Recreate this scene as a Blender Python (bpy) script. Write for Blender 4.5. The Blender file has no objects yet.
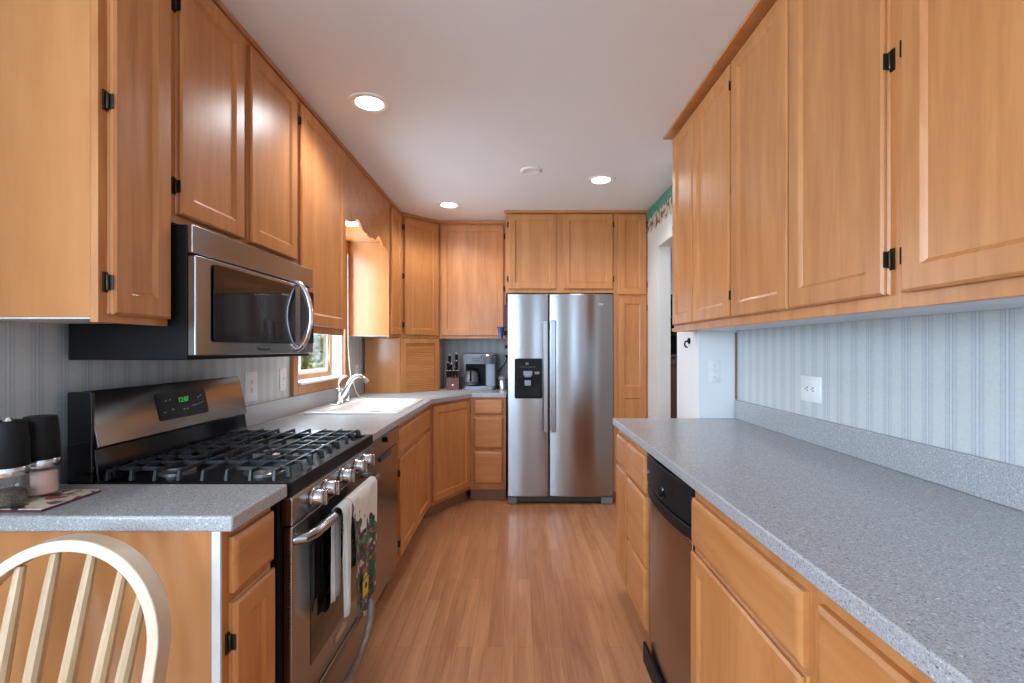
import bpy, bmesh, math, random
from mathutils import Vector, Matrix
random.seed(7)
S = bpy.context.scene
COL = S.collection
PI = math.pi
R = math.radians

# ------------------------------------------------------------------ camera, world, lights, exposure
cam = bpy.data.objects.new('camera', bpy.data.cameras.new('camera'))
COL.objects.link(cam)
cam.location = (0, 0, 1.29)
cam.rotation_euler = (R(90), 0, 0)
cam.data.sensor_width = 36
cam.data.lens = 17.0
cam.data.shift_x = -6 / 1024
cam.data.shift_y = 7 / 1024
cam.data.clip_start = 0.02
S.camera = cam
S.view_settings.view_transform = 'Standard'
S.view_settings.look = 'None'
S.view_settings.gamma = 1
S.view_settings.use_curve_mapping = False
S.view_settings.exposure = 0.68
S.cycles.max_bounces = 8
S.cycles.diffuse_bounces = 5
S.cycles.glossy_bounces = 4
S.cycles.transmission_bounces = 6
S.cycles.sample_clamp_indirect = 6
S.cycles.caustics_reflective = False
S.cycles.caustics_refractive = False

W = bpy.data.worlds.new('sky'); S.world = W; W.use_nodes = True
wn = W.node_tree
sky = wn.nodes.new('ShaderNodeTexSky'); sky.sky_type = 'HOSEK_WILKIE'
sky.sun_direction = (0.2, -0.6, 0.75); sky.turbidity = 3
wn.links.new(sky.outputs[0], wn.nodes['Background'].inputs[0])
wn.nodes['Background'].inputs[1].default_value = 1.3


def lamp(name, kind, loc, energy, color, direction=(0, 0, -1), size=None, **kw):
    d = bpy.data.lights.new(name, kind); o = bpy.data.objects.new(name, d); COL.objects.link(o)
    o.location = loc; d.energy = energy; d.color = color
    o.rotation_euler = Vector(direction).to_track_quat('-Z', 'Y').to_euler()
    if size and kind == 'AREA':
        d.shape = 'RECTANGLE'; d.size, d.size_y = size
    for k, v in kw.items():
        setattr(d, k, v)
    return o


lamp('sun', 'SUN', (0, 0, 8), 7.0, (1, .95, .88), (-.5, .08, -.85), angle=R(1))
# daylight through the dining-room glass doors and window behind the camera, and through the sink window
lamp('daylight_patio_door', 'AREA', (-1.6, -2.92, 1.52), 80, (.53, .75, 1), (0, 1, 0), (2.3, 1.25))
lamp('daylight_rear_window', 'AREA', (0.85, -2.92, 1.55), 6, (.53, .75, 1), (0, 1, 0), (0.42, 1.1))
lamp('daylight_side_window', 'AREA', (-4.05, -2.3, 1.58), 125, (.54, .757, 1), (1, .12, 0), (1.3, 1.42))
lamp('daylight_sink_window', 'AREA', (-1.378, 3.215, 1.6), 13, (.70, .86, 1), (1, 0, -.05), (0.72, 0.9))
lamp('side_room_fill', 'AREA', (2.2, 4.3, 2.3), 18, (.85, .92, 1), (0, 0, -1), (1.2, 1.6))  # added fill under the side room ceiling
CAN_SPOTS = [(-.69, 2.246, 2.43), (-.548, 3.84, 2.43), (.561, 3.27, 2.43)]
for (x, y, z) in CAN_SPOTS:
    lamp('downlight_glow', 'SPOT', (x, y, z - .03), 18, (.90, .94, 1), (0, 0, -1), spot_size=R(150), spot_blend=.6, shadow_soft_size=.085)
lamp('soffit_glow', 'SPOT', (-1.08, 3.12, 2.06), 3.5, (1, .80, .52), (0, 0, -1), spot_size=R(150), spot_blend=.5, shadow_soft_size=.06)
lamp('dining_fill', 'POINT', (-1.2, -1.2, 2.1), 16, (.9, .95, 1), shadow_soft_size=.2)  # added fill light behind the camera, no dining lamp is seen

# ------------------------------------------------------------------ materials
MATS = {}


class NT:
    """tiny helper round a node tree"""
    def __init__(s, name):
        s.m = bpy.data.materials.new(name); s.m.use_nodes = True
        s.t = s.m.node_tree; s.b = s.t.nodes['Principled BSDF']; MATS[name] = s.m

    def n(s, kind, **kw):
        x = s.t.nodes.new(kind)
        for k, v in kw.items():
            if k.startswith('i_'):
                x.inputs[k[2:].replace('_', ' ')].default_value = v
            else:
                setattr(x, k, v)
        return x

    def l(s, a, b):
        s.t.links.new(a, b)

    def coord(s, scale=(1, 1, 1), rot=(0, 0, 0)):
        c = s.n('ShaderNodeTexCoord'); m = s.n('ShaderNodeMapping')
        m.inputs['Scale'].default_value = scale; m.inputs['Rotation'].default_value = rot
        s.l(c.outputs['Object'], m.inputs[0]); return m.outputs[0]

    def noise(s, vec, scale, detail=3, rough=.5, dist=0):
        x = s.n('ShaderNodeTexNoise'); x.inputs['Scale'].default_value = scale
        x.inputs['Detail'].default_value = detail; x.inputs['Roughness'].default_value = rough
        x.inputs['Distortion'].default_value = dist
        if vec is not None: s.l(vec, x.inputs['Vector'])
        return x.outputs['Fac']

    def ramp(s, fac, stops, interp='LINEAR'):
        x = s.n('ShaderNodeValToRGB'); x.color_ramp.interpolation = interp
        e = x.color_ramp.elements
        while len(e) < len(stops): e.new(.5)
        for el, (p, c) in zip(e, stops):
            el.position = p; el.color = (*c, 1) if len(c) == 3 else c
        s.l(fac, x.inputs[0]); return x.outputs[0]

    def mix(s, fac, a, b, mode='MIX'):
        x = s.n('ShaderNodeMix', data_type='RGBA', blend_type=mode)
        for sock, v in ((x.inputs[0], fac), (x.inputs[6], a), (x.inputs[7], b)):
            if hasattr(v, 'links'): s.l(v, sock)
            elif isinstance(v, (int, float)): sock.default_value = v
            else: sock.default_value = (*v, 1)
        return x.outputs[2]

    def math(s, op, a, b=0):
        x = s.n('ShaderNodeMath', operation=op)
        for i, v in enumerate((a, b)):
            if hasattr(v, 'links'): s.l(v, x.inputs[i])
            else: x.inputs[i].default_value = v
        return x.outputs[0]

    def bump(s, h, strength=.2, dist=.002):
        x = s.n('ShaderNodeBump'); x.inputs['Strength'].default_value = strength; x.inputs['Distance'].default_value = dist
        s.l(h, x.inputs['Height']); s.l(x.outputs[0], s.b.inputs['Normal'])

    def set(s, **kw):
        for k, v in kw.items():
            k = k.replace('_', ' ')
            if hasattr(v, 'links'): s.l(v, s.b.inputs[k])
            else: s.b.inputs[k].default_value = (*v, 1) if isinstance(v, tuple) and len(v) == 3 else v
        return s


def plain(name, col, rough=.5, metal=0, var=.05, scale=20, **kw):
    t = NT(name)
    f = t.noise(t.coord(), scale, 2)
    c = t.ramp(f, [(.3, tuple(v * (1 - var) for v in col)), (.7, tuple(min(1, v * (1 + var)) for v in col))])
    t.set(Base_Color=c, Roughness=rough, Metallic=metal, **kw)
    return t.m


def wood(name, light, dark, scale, rough=.3, var=.10, spec=.5):
    t = NT(name)
    v = t.coord(scale)
    info = t.n('ShaderNodeObjectInfo')
    add = t.n('ShaderNodeVectorMath', operation='ADD')
    comb = t.n('ShaderNodeCombineXYZ')
    rnd = t.math('MULTIPLY', info.outputs['Random'], 37.0)
    for i in range(3): t.l(rnd, comb.inputs[i])
    t.l(v, add.inputs[0]); t.l(comb.outputs[0], add.inputs[1])
    f = t.noise(add.outputs[0], 1.0, 5, .55, .8)
    g = t.noise(add.outputs[0], 5.0, 3, .6, .2)
    c = t.ramp(f, [(.30, dark), (.52, tuple((a + b) / 2 for a, b in zip(light, dark))), (.72, light)])
    c = t.mix(.25, c, t.ramp(g, [(.35, dark), (.65, light)]))
    hs = t.n('ShaderNodeHueSaturation'); t.l(c, hs.inputs['Color'])
    t.l(t.math('ADD', t.math('MULTIPLY', info.outputs['Random'], var), 1 - var / 2), hs.inputs['Value'])
    t.set(Base_Color=hs.outputs[0], Roughness=rough + .04, Specular_IOR_Level=spec, Coat_Weight=.10, Coat_Roughness=.30)
    t.bump(g, .06, .001)
    return t.m


WL, WD = (.63, .278, .094), (.44, .160, .043)
wood('maple_vertical', WL, WD, (13, 13, 1.3))
wood('maple_horizontal', WL, WD, (1.3, 13, 13))
wood('maple_end_panel', (.60, .272, .100), (.465, .188, .060), (5, 5, .9), rough=.13)
wood('window_wood', (.52, .23, .085), (.36, .14, .05), (9, 9, 1.5), rough=.35)
wood('chair_wood', (.54, .37, .21), (.43, .28, .15), (30, 30, 3), rough=.38)
wood('chair_bow_wood', (.64, .50, .36), (.52, .38, .25), (8, 8, 8), rough=.35)  # paler than the spindle wood: glare on the hoop put into its colour
wood('dark_wood', (.10, .035, .015), (.05, .018, .008), (10, 10, 1.5), rough=.4)
wood('red_wood', (.17, .035, .025), (.10, .02, .016), (10, 10, 30), rough=.35)
plain('toe_wood', (.28, .15, .08), .5)
plain('white_paint', (.80, .80, .79), .45)
plain('white_laminate', (.72, .73, .74), .4)
plain('white_plastic', (.80, .80, .79), .35)
plain('switch_grey', (.30, .30, .30), .4)
plain('vinyl_white', (.86, .87, .88), .35)
plain('enamel', (.84, .82, .79), .10)
plain('bronze', (.055, .040, .028), .42, .85)
plain('black_gloss', (.006, .006, .007), .09)
plain('black_satin', (.011, .011, .012), .42, Specular_IOR_Level=.12)
plain('black_rubber', (.008, .008, .008), .5, Specular_IOR_Level=.2)
plain('cast_iron', (.022, .023, .026), .42)
plain('burner_metal', (.42, .40, .38), .35, .9)
plain('chrome', (.80, .80, .82), .09, 1)
plain('knob_steel', (.62, .62, .63), .2, 1)
plain('grey_plastic', (.21, .22, .24), .35)
plain('silver_plastic', (.22, .235, .275), .34, .5)
plain('dark_grey', (.055, .057, .06), .35)
plain('fridge_side', (.16, .165, .17), .45)
plain('blue_glaze', (.08, .11, .33), .25)
plain('maroon', (.10, .02, .035), .5)
plain('red_plastic', (.45, .03, .03), .4)
plain('salt', (.88, .56, .48), .8, var=.18, scale=500)
plain('pepper', (.07, .055, .045), .75, var=.9, scale=260)
plain('cord_white', (.82, .80, .74), .5)
plain('yellow_print', (.70, .52, .05), .85)
plain('black_print', (.02, .02, .02), .85)
plain('bark', (.12, .08, .05), .9)
plain('lawn', (.10, .20, .04), .9, var=.4, scale=9)
plain('room_wall', (.62, .65, .68), .7)
plain('ring_white', (.84, .83, .82), .35)

t = NT('leaf'); inf = t.noise(t.coord(), 6, 2)
t.set(Base_Color=t.ramp(inf, [(.3, (.16, .32, .06)), (.7, (.46, .60, .18))]), Roughness=.5, Transmission_Weight=0.0, Subsurface_Weight=0.0)
for nm, col, gl in (('glass', (1, 1, 1), .06), ('clear_acrylic', (.985, .985, .985), .07), ('carafe_glass', (.60, .62, .65), .14)):
    t = NT(nm); tr = t.n('ShaderNodeBsdfTransparent'); tr.inputs[0].default_value = (*col, 1)
    gs = t.n('ShaderNodeBsdfGlossy'); gs.inputs['Roughness'].default_value = .03
    lw = t.n('ShaderNodeLayerWeight'); lw.inputs[0].default_value = .35
    mx = t.n('ShaderNodeMixShader'); t.l(t.math('ADD', t.math('MULTIPLY', lw.outputs['Facing'], gl * 3), gl * .5), mx.inputs[0])
    t.l(tr.outputs[0], mx.inputs[1]); t.l(gs.outputs[0], mx.inputs[2])
    t.l(mx.outputs[0], t.t.nodes['Material Output'].inputs[0])
t = NT('oven_glass'); t.set(Base_Color=(.012, .009, .008), Roughness=.05, Specular_IOR_Level=.75)
t = NT('lamp_lens'); t.set(Base_Color=(1, 1, 1), Emission_Color=(1, .97, .9), Emission_Strength=6.0)
t = NT('lamp_lens_warm'); t.set(Base_Color=(1, 1, 1), Emission_Color=(1, .88, .62), Emission_Strength=5.0)
t = NT('clock_digits'); t.set(Base_Color=(0, .1, .02), Emission_Color=(.12, .9, .12), Emission_Strength=.28)

# brushed stainless steel
for nm, col, ro in (('steel', (.385, .385, .39), .21), ('steel_dark', (.36, .345, .34), .21)):
    t = NT(nm)
    v = t.coord((3, 3, 260)); f = t.noise(v, 1, 3)
    tg = t.n('ShaderNodeTangent', direction_type='RADIAL', axis='Z')
    t.l(tg.outputs[0], t.b.inputs['Tangent'])
    t.set(Base_Color=t.ramp(f, [(.3, tuple(c * .95 for c in col)), (.7, col)]), Metallic=1.0, Roughness=ro, Anisotropic=.85, Anisotropic_Rotation=.25)

# speckled grey laminate worktop
t = NT('countertop'); v = t.coord()
f1 = t.noise(v, 250, 2, .6); f2 = t.noise(v, 170, 2, .6); f3 = t.noise(v, 330, 1)
c = t.ramp(f3, [(.38, (.335, .337, .345)), (.62, (.44, .442, .45))])
c = t.mix(t.ramp(f1, [(.60, (0, 0, 0)), (.66, (1, 1, 1))]), c, (.15, .155, .17))
c = t.mix(t.ramp(f2, [(.62, (0, 0, 0)), (.68, (1, 1, 1))]), c, (.60, .61, .63))
t.set(Base_Color=c, Roughness=.27, Specular_IOR_Level=.5)

# striped wallpaper (stripes follow the wall: axis 1 = along y, axis 0 = along x)
for nm, ax in (('wallpaper_y', 1), ('wallpaper_x', 0)):
    t = NT(nm); v = t.coord(); sp = t.n('ShaderNodeSeparateXYZ'); t.l(v, sp.inputs[0])
    q = t.math('FRACT', t.math('DIVIDE', t.math('ADD', sp.outputs[ax], 20), .076))
    d = t.math('ABSOLUTE', t.math('SUBTRACT', q, .5))
    c = t.ramp(d, [(0, (.63, .64, .635)), (.035, (.63, .64, .635)), (.045, (.36, .415, .455)), (.075, (.36, .415, .455)), (.085, (.53, .555, .56)),
                   (.20, (.53, .555, .56)), (.21, (.46, .495, .51)), (.235, (.46, .495, .51)), (.245, (.60, .615, .60)), (1, (.62, .63, .61))])
    mo = t.noise(v, 90, 3, .7)
    c = t.mix(.16, c, t.ramp(mo, [(.35, (.36, .40, .42)), (.7, (.70, .70, .68))]))
    t.set(Base_Color=c, Roughness=.55)

# floral border paper: green top, cream with red and green flowers below
t = NT('border_paper'); v = t.coord(); sp = t.n('ShaderNodeSeparateXYZ'); t.l(v, sp.inputs[0])
vo = t.n('ShaderNodeTexVoronoi'); vo.inputs['Scale'].default_value = 42; t.l(v, vo.inputs['Vector'])
hx = t.n('ShaderNodeSeparateXYZ'); t.l(vo.outputs['Color'], hx.inputs[0])
fl = t.ramp(hx.outputs[0], [(0, (.62, .57, .46)), (.40, (.62, .57, .46)), (.41, (.34, .07, .06)), (.62, (.34, .07, .06)), (.63, (.06, .16, .10)), (.8, (.06, .16, .10)), (.81, (.60, .5, .42))], 'CONSTANT')
gr = t.ramp(t.noise(v, 30, 2), [(.4, (.05, .20, .14)), (.6, (.12, .32, .23))])
c = t.mix(t.ramp(t.math('ADD', sp.outputs[2], t.math('MULTIPLY', t.noise(v, 14, 2), .05)), [(0, (0, 0, 0)), (1, (1, 1, 1))]), fl, gr)
zz = t.math('GREATER_THAN', t.math('ADD', sp.outputs[2], t.math('MULTIPLY', t.noise(v, 16, 2), .06)), 2.375)
c = t.mix(zz, fl, gr)
t.set(Base_Color=c, Roughness=.6)

# ceiling, plain walls
t = NT('ceiling_paint'); v = t.coord(); f = t.noise(v, 55, 4, .6)
t.set(Base_Color=(.80, .805, .815), Roughness=.75); t.bump(f, .22, .002)
t = NT('wall_cream'); v = t.coord(); f = t.noise(v, 70, 4, .6)
t.set(Base_Color=(.74, .72, .67), Roughness=.65); t.bump(f, .25, .002)
t = NT('wall_white'); v = t.coord(); f = t.noise(v, 70, 4, .6)
t.set(Base_Color=(.80, .79, .78), Roughness=.6); t.bump(f, .2, .002)

# strip laminate floor, boards along y
t = NT('floor_laminate')
v = t.coord((1, 1, 1), (0, 0, R(90)))
br = t.n('ShaderNodeTexBrick', offset=.37, offset_frequency=2, squash=1)
t.l(v, br.inputs['Vector'])
for k, val in (('Scale', 1), ('Mortar Size', .0006), ('Mortar Smooth', 0), ('Bias', 0), ('Brick Width', .62), ('Row Height', .066)):
    br.inputs[k].default_value = val
br.inputs['Color1'].default_value = (0, 0, 0, 1); br.inputs['Color2'].default_value = (1, 1, 1, 1); br.inputs['Mortar'].default_value = (.0, .0, .0, 1)
g = t.noise(t.coord((26, 1.6, 26)), 1, 5, .6, 1.2)
gl = t.noise(t.coord((5, .9, 5)), 1, 3, .5, .5)
ca = t.ramp(g, [(.3, (.35, .135, .055)), (.7, (.53, .240, .110))])
cb = t.ramp(g, [(.3, (.46, .195, .085)), (.7, (.64, .315, .155))])
c = t.mix(br.outputs['Color'], ca, cb)
c = t.mix(t.ramp(gl, [(.4, (0, 0, 0)), (.75, (.35, .35, .35))]), c, (.40, .165, .075))
c = t.mix(br.outputs['Fac'], c, (.20, .085, .04))
t.set(Base_Color=c, Roughness=.30, Specular_IOR_Level=.45)

# printed dish towel
t = NT('towel_print'); v = t.coord(); sp = t.n('ShaderNodeSeparateXYZ'); t.l(v, sp.inputs[0])
vo = t.n('ShaderNodeTexVoronoi'); vo.inputs['Scale'].default_value = 55; t.l(v, vo.inputs['Vector'])
hx = t.n('ShaderNodeSeparateXYZ'); t.l(vo.outputs['Color'], hx.inputs[0])
pr = t.ramp(hx.outputs[1], [(0, (.05, .12, .06)), (.3, (.10, .22, .14)), (.45, (.20, .09, .05)), (.6, (.06, .06, .07)), (.72, (.14, .05, .12)), (.8, (.30, .18, .11)), (.92, (.5, .48, .42))], 'CONSTANT')
low = t.math('ADD', sp.outputs[2], t.math('MULTIPLY', t.math('SUBTRACT', t.noise(v, 22, 3), .5), .22))
low = t.math('ADD', low, t.math('MULTIPLY', t.math('SUBTRACT', sp.outputs[1], 1.80), .40))
c = t.mix(t.math('LESS_THAN', low, .655), (.72, .70, .64), pr)
t.set(Base_Color=c, Roughness=.9)
plain('towel_plain', (.66, .70, .70), .9)

# patterned tile trivet
t = NT('trivet_pattern'); v = t.coord()
vo = t.n('ShaderNodeTexVoronoi'); vo.inputs['Scale'].default_value = 62; t.l(v, vo.inputs['Vector'])
hx = t.n('ShaderNodeSeparateXYZ'); t.l(vo.outputs['Color'], hx.inputs[0])
t.set(Base_Color=t.ramp(hx.outputs[0], [(0, (.70, .62, .50)), (.55, (.70, .62, .50)), (.56, (.02, .02, .02)), (.75, (.28, .04, .03)), (.9, (.55, .45, .33))], 'CONSTANT'), Roughness=.35)


# ------------------------------------------------------------------ mesh helpers
class MB:
    def __init__(s, xf=None):
        s.v = []; s.f = []; s.mi = []; s.xf = xf; s.cur = 0

    def add(s, vs, fs):
        o = len(s.v)
        s.v += [tuple(s.xf @ Vector(p)) if s.xf else tuple(p) for p in vs]
        s.f += [tuple(i + o for i in f) for f in fs]; s.mi += [s.cur] * len(fs); return s

    def box(s, x0, x1, y0, y1, z0, z1):
        return s.add([(x0, y0, z0), (x1, y0, z0), (x1, y1, z0), (x0, y1, z0), (x0, y0, z1), (x1, y0, z1), (x1, y1, z1), (x0, y1, z1)],
                     [(0, 3, 2, 1), (4, 5, 6, 7), (0, 1, 5, 4), (1, 2, 6, 5), (2, 3, 7, 6), (3, 0, 4, 7)])

    def prism(s, poly, z0, z1):
        n = len(poly)
        return s.add([(x, y, z0) for x, y in poly] + [(x, y, z1) for x, y in poly],
                     [tuple(range(n - 1, -1, -1)), tuple(range(n, 2 * n))] + [(i, (i + 1) % n, n + (i + 1) % n, n + i) for i in range(n)])

    def extr(s, poly, a0, a1, axis):
        """polygon in the plane across axis, extruded along it. axis x: (y,z); y: (x,z)"""
        n = len(poly)
        P = (lambda p, a: (a, p[0], p[1])) if axis == 'x' else (lambda p, a: (p[0], a, p[1]))
        return s.add([P(p, a0) for p in poly] + [P(p, a1) for p in poly],
                     [tuple(range(n - 1, -1, -1)), tuple(range(n, 2 * n))] + [(i, (i + 1) % n, n + (i + 1) % n, n + i) for i in range(n)])

    def rings(s, rs, cap=True, close=True):
        n = len(rs[0]); vs = [p for r in rs for p in r]; fs = []
        for k in range(len(rs) - 1):
            for i in range(n if close else n - 1):
                j = (i + 1) % n
                fs.append((k * n + i, k * n + j, (k + 1) * n + j, (k + 1) * n + i))
        if cap:
            fs.append(tuple(range(n - 1, -1, -1))); fs.append(tuple(range((len(rs) - 1) * n, len(rs) * n)))
        return s.add(vs, fs)

    def panel(s, x0, x1, z0, z1, prof):
        """front facing -y built from nested rectangles (inset, y)"""
        return s.rings([[(x0 + i, y, z0 + i), (x1 - i, y, z0 + i), (x1 - i, y, z1 - i), (x0 + i, y, z1 - i)] for i, y in prof])

    def lathe(s, prof, c=(0, 0, 0), n=24, axis='z', cap=True):
        rs = []
        for r, h in prof:
            ring = []
            for i in range(n):
                a = 2 * PI * i / n; u, w = r * math.cos(a), r * math.sin(a)
                p = (u, w, h) if axis == 'z' else ((h, u, w) if axis == 'x' else (w, h, u))
                ring.append((p[0] + c[0], p[1] + c[1], p[2] + c[2]))
            rs.append(ring)
        return s.rings(rs, cap)

    def tube(s, pts, r, n=10, cap=True, flat=1.0):
        pts = [Vector(p) for p in pts]; rs = []; up = None
        for i, p in enumerate(pts):
            d = (pts[min(i + 1, len(pts) - 1)] - pts[max(i - 1, 0)]).normalized()
            if up is None:
                up = Vector((0, 0, 1)) if abs(d.z) < .9 else Vector((1, 0, 0))
            a = d.cross(up).normalized(); b = a.cross(d).normalized(); up = b
            rr = r[i] if isinstance(r, (list, tuple)) else r
            rs.append([tuple(p + a * rr * math.cos(2 * PI * k / n) + b * rr * flat * math.sin(2 * PI * k / n)) for k in range(n)])
        return s.rings(rs, cap)

    def bow(s, x0, x1, z0, z1, yf, yb, bulge, n=14):
        """box whose -y front bulges outward across its width"""
        xc, hw = (x0 + x1) / 2, (x1 - x0) / 2
        poly = [(x, yf - bulge * (1 - ((x - xc) / hw) ** 2)) for x in [x0 + (x1 - x0) * i / n for i in range(n + 1)]] + [(x1, yb), (x0, yb)]
        return s.prism(poly, z0, z1)

    def build(s, name, mat, parent=None, bevel=0, seg=2, ang=35):
        me = bpy.data.meshes.new(name); me.from_pydata(s.v, [], s.f)
        for m in (mat if isinstance(mat, (list, tuple)) else [mat]): me.materials.append(MATS[m])
        me.polygons.foreach_set('material_index', s.mi)
        bm = bmesh.new(); bm.from_mesh(me); bmesh.ops.recalc_face_normals(bm, faces=bm.faces); bm.to_mesh(me); bm.free()
        me.polygons.foreach_set('use_smooth', [True] * len(me.polygons)); me.set_sharp_from_angle(angle=R(ang))
        o = bpy.data.objects.new(name, me); COL.objects.link(o)
        if parent: o.parent = parent
        if bevel:
            b = o.modifiers.new('b', 'BEVEL'); b.width = bevel; b.segments = seg; b.limit_method = 'ANGLE'; b.angle_limit = R(40)
            b.harden_normals = True
        return o


def tag(o, label, cat, group=None):
    o['label'] = label; o['category'] = cat
    if group: o['group'] = group
    return o


def thing(name, label, cat, loc=(0, 0, 0), rot=0, group=None):
    o = bpy.data.objects.new(name, None); COL.objects.link(o); o.empty_display_size = .05
    o.location = loc; o.rotation_euler = (0, 0, rot); return tag(o, label, cat, group)


def struct(o):
    o['kind'] = 'structure'; return o


def rrect(x0, x1, y0, y1, r, z, n=5):
    out = []
    for cx, cy, a0 in ((x1 - r, y1 - r, 0), (x0 + r, y1 - r, 90), (x0 + r, y0 + r, 180), (x1 - r, y0 + r, 270)):
        for i in range(n + 1):
            a = R(a0 + 90 * i / n); out.append((cx + r * math.cos(a), cy + r * math.sin(a), z))
    return out


def text_mesh(name, txt, size, mat, parent, M):
    c = bpy.data.curves.new(name, 'FONT'); c.body = txt; c.size = size; c.align_x = 'CENTER'; c.align_y = 'CENTER'; c.extrude = .0004
    tmp = bpy.data.objects.new(name, c); COL.objects.link(tmp)
    dg = bpy.context.evaluated_depsgraph_get(); me = bpy.data.meshes.new_from_object(tmp.evaluated_get(dg))
    bpy.data.objects.remove(tmp); bpy.data.curves.remove(c)
    me.transform(M); me.materials.clear(); me.materials.append(MATS[mat]); me.name = name
    o = bpy.data.objects.new(name, me); COL.objects.link(o); o.parent = parent; return o


FRONT = Matrix.Rotation(PI / 2, 4, 'X')                       # text standing up, read from -y

# ------------------------------------------------------------------ room shell
H = 2.43
struct(MB().box(-4.2, 3.2, -3.1, 6.0, -.1, 0).build('floor', 'floor_laminate'))
struct(MB().box(-4.3, 3.3, -3.2, 6.1, H, H + .1).build('ceiling', 'ceiling_paint'))
# left kitchen wall with the opening of the sink window
WY0, WY1, WZ0, WZ1 = 2.83, 3.61, 1.085, 2.085
m = MB()
m.box(-1.45, -1.31, .7, WY0, 0, H).box(-1.45, -1.31, WY1, 4.68, 0, H).box(-1.45, -1.31, WY0, WY1, 0, WZ0).box(-1.45, -1.31, WY0, WY1, WZ1, H)
struct(m.build('wall_left', 'wallpaper_y'))
struct(MB().box(-1.45, 1.075, 4.68, 4.8, 0, H).build('wall_back', 'wallpaper_x'))
struct(MB().box(1.18, 1.30, -3.1, 2.614, 0, H).build('wall_right', 'wallpaper_y'))
# short white return wall at the end of the right counter
struct(MB().box(.974, 1.30, 2.616, 2.966, 0, H).build('wall_return', 'wall_white', bevel=.004))
# far right wall with the doorway
m = MB().box(1.075, 1.18, 3.74, 6.0, 0, H).box(1.075, 1.18, 2.968, 3.74, 2.075, H)
struct(m.build('wall_passage', 'wall_cream'))
# room beyond the doorway
struct(MB().box(1.18, 3.2, 6.0, 6.1, 0, H).build('wall_side_room_back', 'room_wall'))
struct(MB().box(3.2, 3.3, 2.5, 6.1, 0, H).build('wall_side_room_right', 'room_wall'))
struct(MB().box(1.30, 3.2, 2.5, 2.6, 0, H).build('wall_side_room_front', 'room_wall'))
# dining area behind the camera
struct(MB().box(-4.2, -1.45, .7, .82, 0, H).build('wall_dining_front', 'wall_cream'))
m = MB().box(-4.3, -4.2, -3.1, -3.0, 0, H).box(-4.3, -4.2, -1.6, .82, 0, H).box(-4.3, -4.2, -3.0, -1.6, 0, .82).box(-4.3, -4.2, -3.0, -1.6, 2.32, H)
struct(m.build('wall_dining_left', 'wall_cream'))
m = MB().box(-4.3, -2.8, -3.2, -3.1, 0, H).box(-.4, .6, -3.2, -3.1, 0, H).box(1.1, 1.30, -3.2, -3.1, 0, H).box(-2.8, -.4, -3.2, -3.1, 2.17, H)
m.box(.6, 1.1, -3.2, -3.1, 0, .98).box(.6, 1.1, -3.2, -3.1, 2.13, H)
struct(m.build('wall_dining_rear', 'wall_cream'))
g = MB().box(-2.8, -2.74, -3.18, -3.12, 0, 2.17).box(-.46, -.4, -3.18, -3.12, 0, 2.17).box(-1.65, -1.57, -3.18, -3.12, 0, 2.17).box(-2.74, -.46, -3.18, -3.12, 2.11, 2.17)
d1 = struct(g.build('door_1', 'vinyl_white'))
MB().box(-2.74, -.46, -3.155, -3.15, .02, 2.11).build('pane', 'glass', d1)
g = MB().box(.6, .65, -3.18, -3.12, .98, 2.13).box(1.05, 1.1, -3.18, -3.12, .98, 2.13).box(.65, 1.05, -3.18, -3.12, .98, 1.03).box(.65, 1.05, -3.18, -3.12, 2.08, 2.13)
w2 = struct(g.build('window_2', 'vinyl_white'))
MB().box(.65, 1.05, -3.155, -3.15, 1.03, 2.08).build('pane', 'glass', w2)
g = MB().box(-4.28, -4.22, -3.0, -2.95, .82, 2.32).box(-4.28, -4.22, -1.65, -1.6, .82, 2.32).box(-4.28, -4.22, -2.95, -1.65, .82, .87).box(-4.28, -4.22, -2.95, -1.65, 2.27, 2.32)
w3 = struct(g.build('window_3', 'vinyl_white'))
MB().box(-4.255, -4.25, -2.95, -1.65, .87, 2.27).build('pane', 'glass', w3)

# sink window
w1 = bpy.data.objects.new('window_1', None); COL.objects.link(w1); struct(w1)
m = MB()
for b in ((WY0 - .055, WY0 + .004), (WY1 - .004, WY1 + .055)):
    m.box(-1.309, -1.287, b[0], b[1], 1.016, 2.15)
m.box(-1.309, -1.287, WY0 + .004, WY1 - .004, WZ1 - .004, 2.15).box(-1.309, -1.287, WY0 + .004, WY1 - .004, 1.016, WZ0 - .012)
m.build('casing', 'window_wood', w1, .003)
MB().box(-1.40, -1.270, WY0 + .006, WY1 - .006, WZ0 - .010, WZ0 + .006).build('sill', 'white_paint', w1, .004)
m = MB().box(-1.40, -1.309, WY1 - .018, WY1, WZ0, WZ1).box(-1.40, -1.309, WY0, WY0 + .018, WZ0, WZ1).box(-1.40, -1.309, WY0 + .018, WY1 - .018, WZ1 - .018, WZ1)
m.build('jamb', 'white_paint', w1)
m = MB()
y0, y1, z0, z1 = WY0 + .018, WY1 - .018, WZ0 + .006, WZ1 - .018
m.box(-1.42, -1.385, y0, y0 + .03, z0, z1).box(-1.42, -1.385, y1 - .03, y1, z0, z1).box(-1.42, -1.385, y0 + .03, y1 - .03, z0, z0 + .03).box(-1.42, -1.385, y0 + .03, y1 - .03, z1 - .03, z1)
m.build('window_frame', 'window_wood', w1, .002)
m = MB(); ym = (y0 + y1) / 2 - .12
for a, b, x in ((y0 + .03, ym + .02, -1.425), (ym - .02, y1 - .03, -1.41)):
    m.box(x - .012, x + .012, a, a + .035, z0 + .03, z1 - .03).box(x - .012, x + .012, b - .035, b, z0 + .03, z1 - .03)
    m.box(x - .012, x + .012, a + .035, b - .035, z0 + .03, z0 + .06).box(x - .012, x + .012, a + .035, b - .035, z1 - .06, z1 - .03)
m.build('sash', 'vinyl_white', w1)
MB().box(-1.421, -1.418, y0 + .05, y1 - .05, z0 + .05, z1 - .05).build('pane', 'glass', w1)

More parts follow.
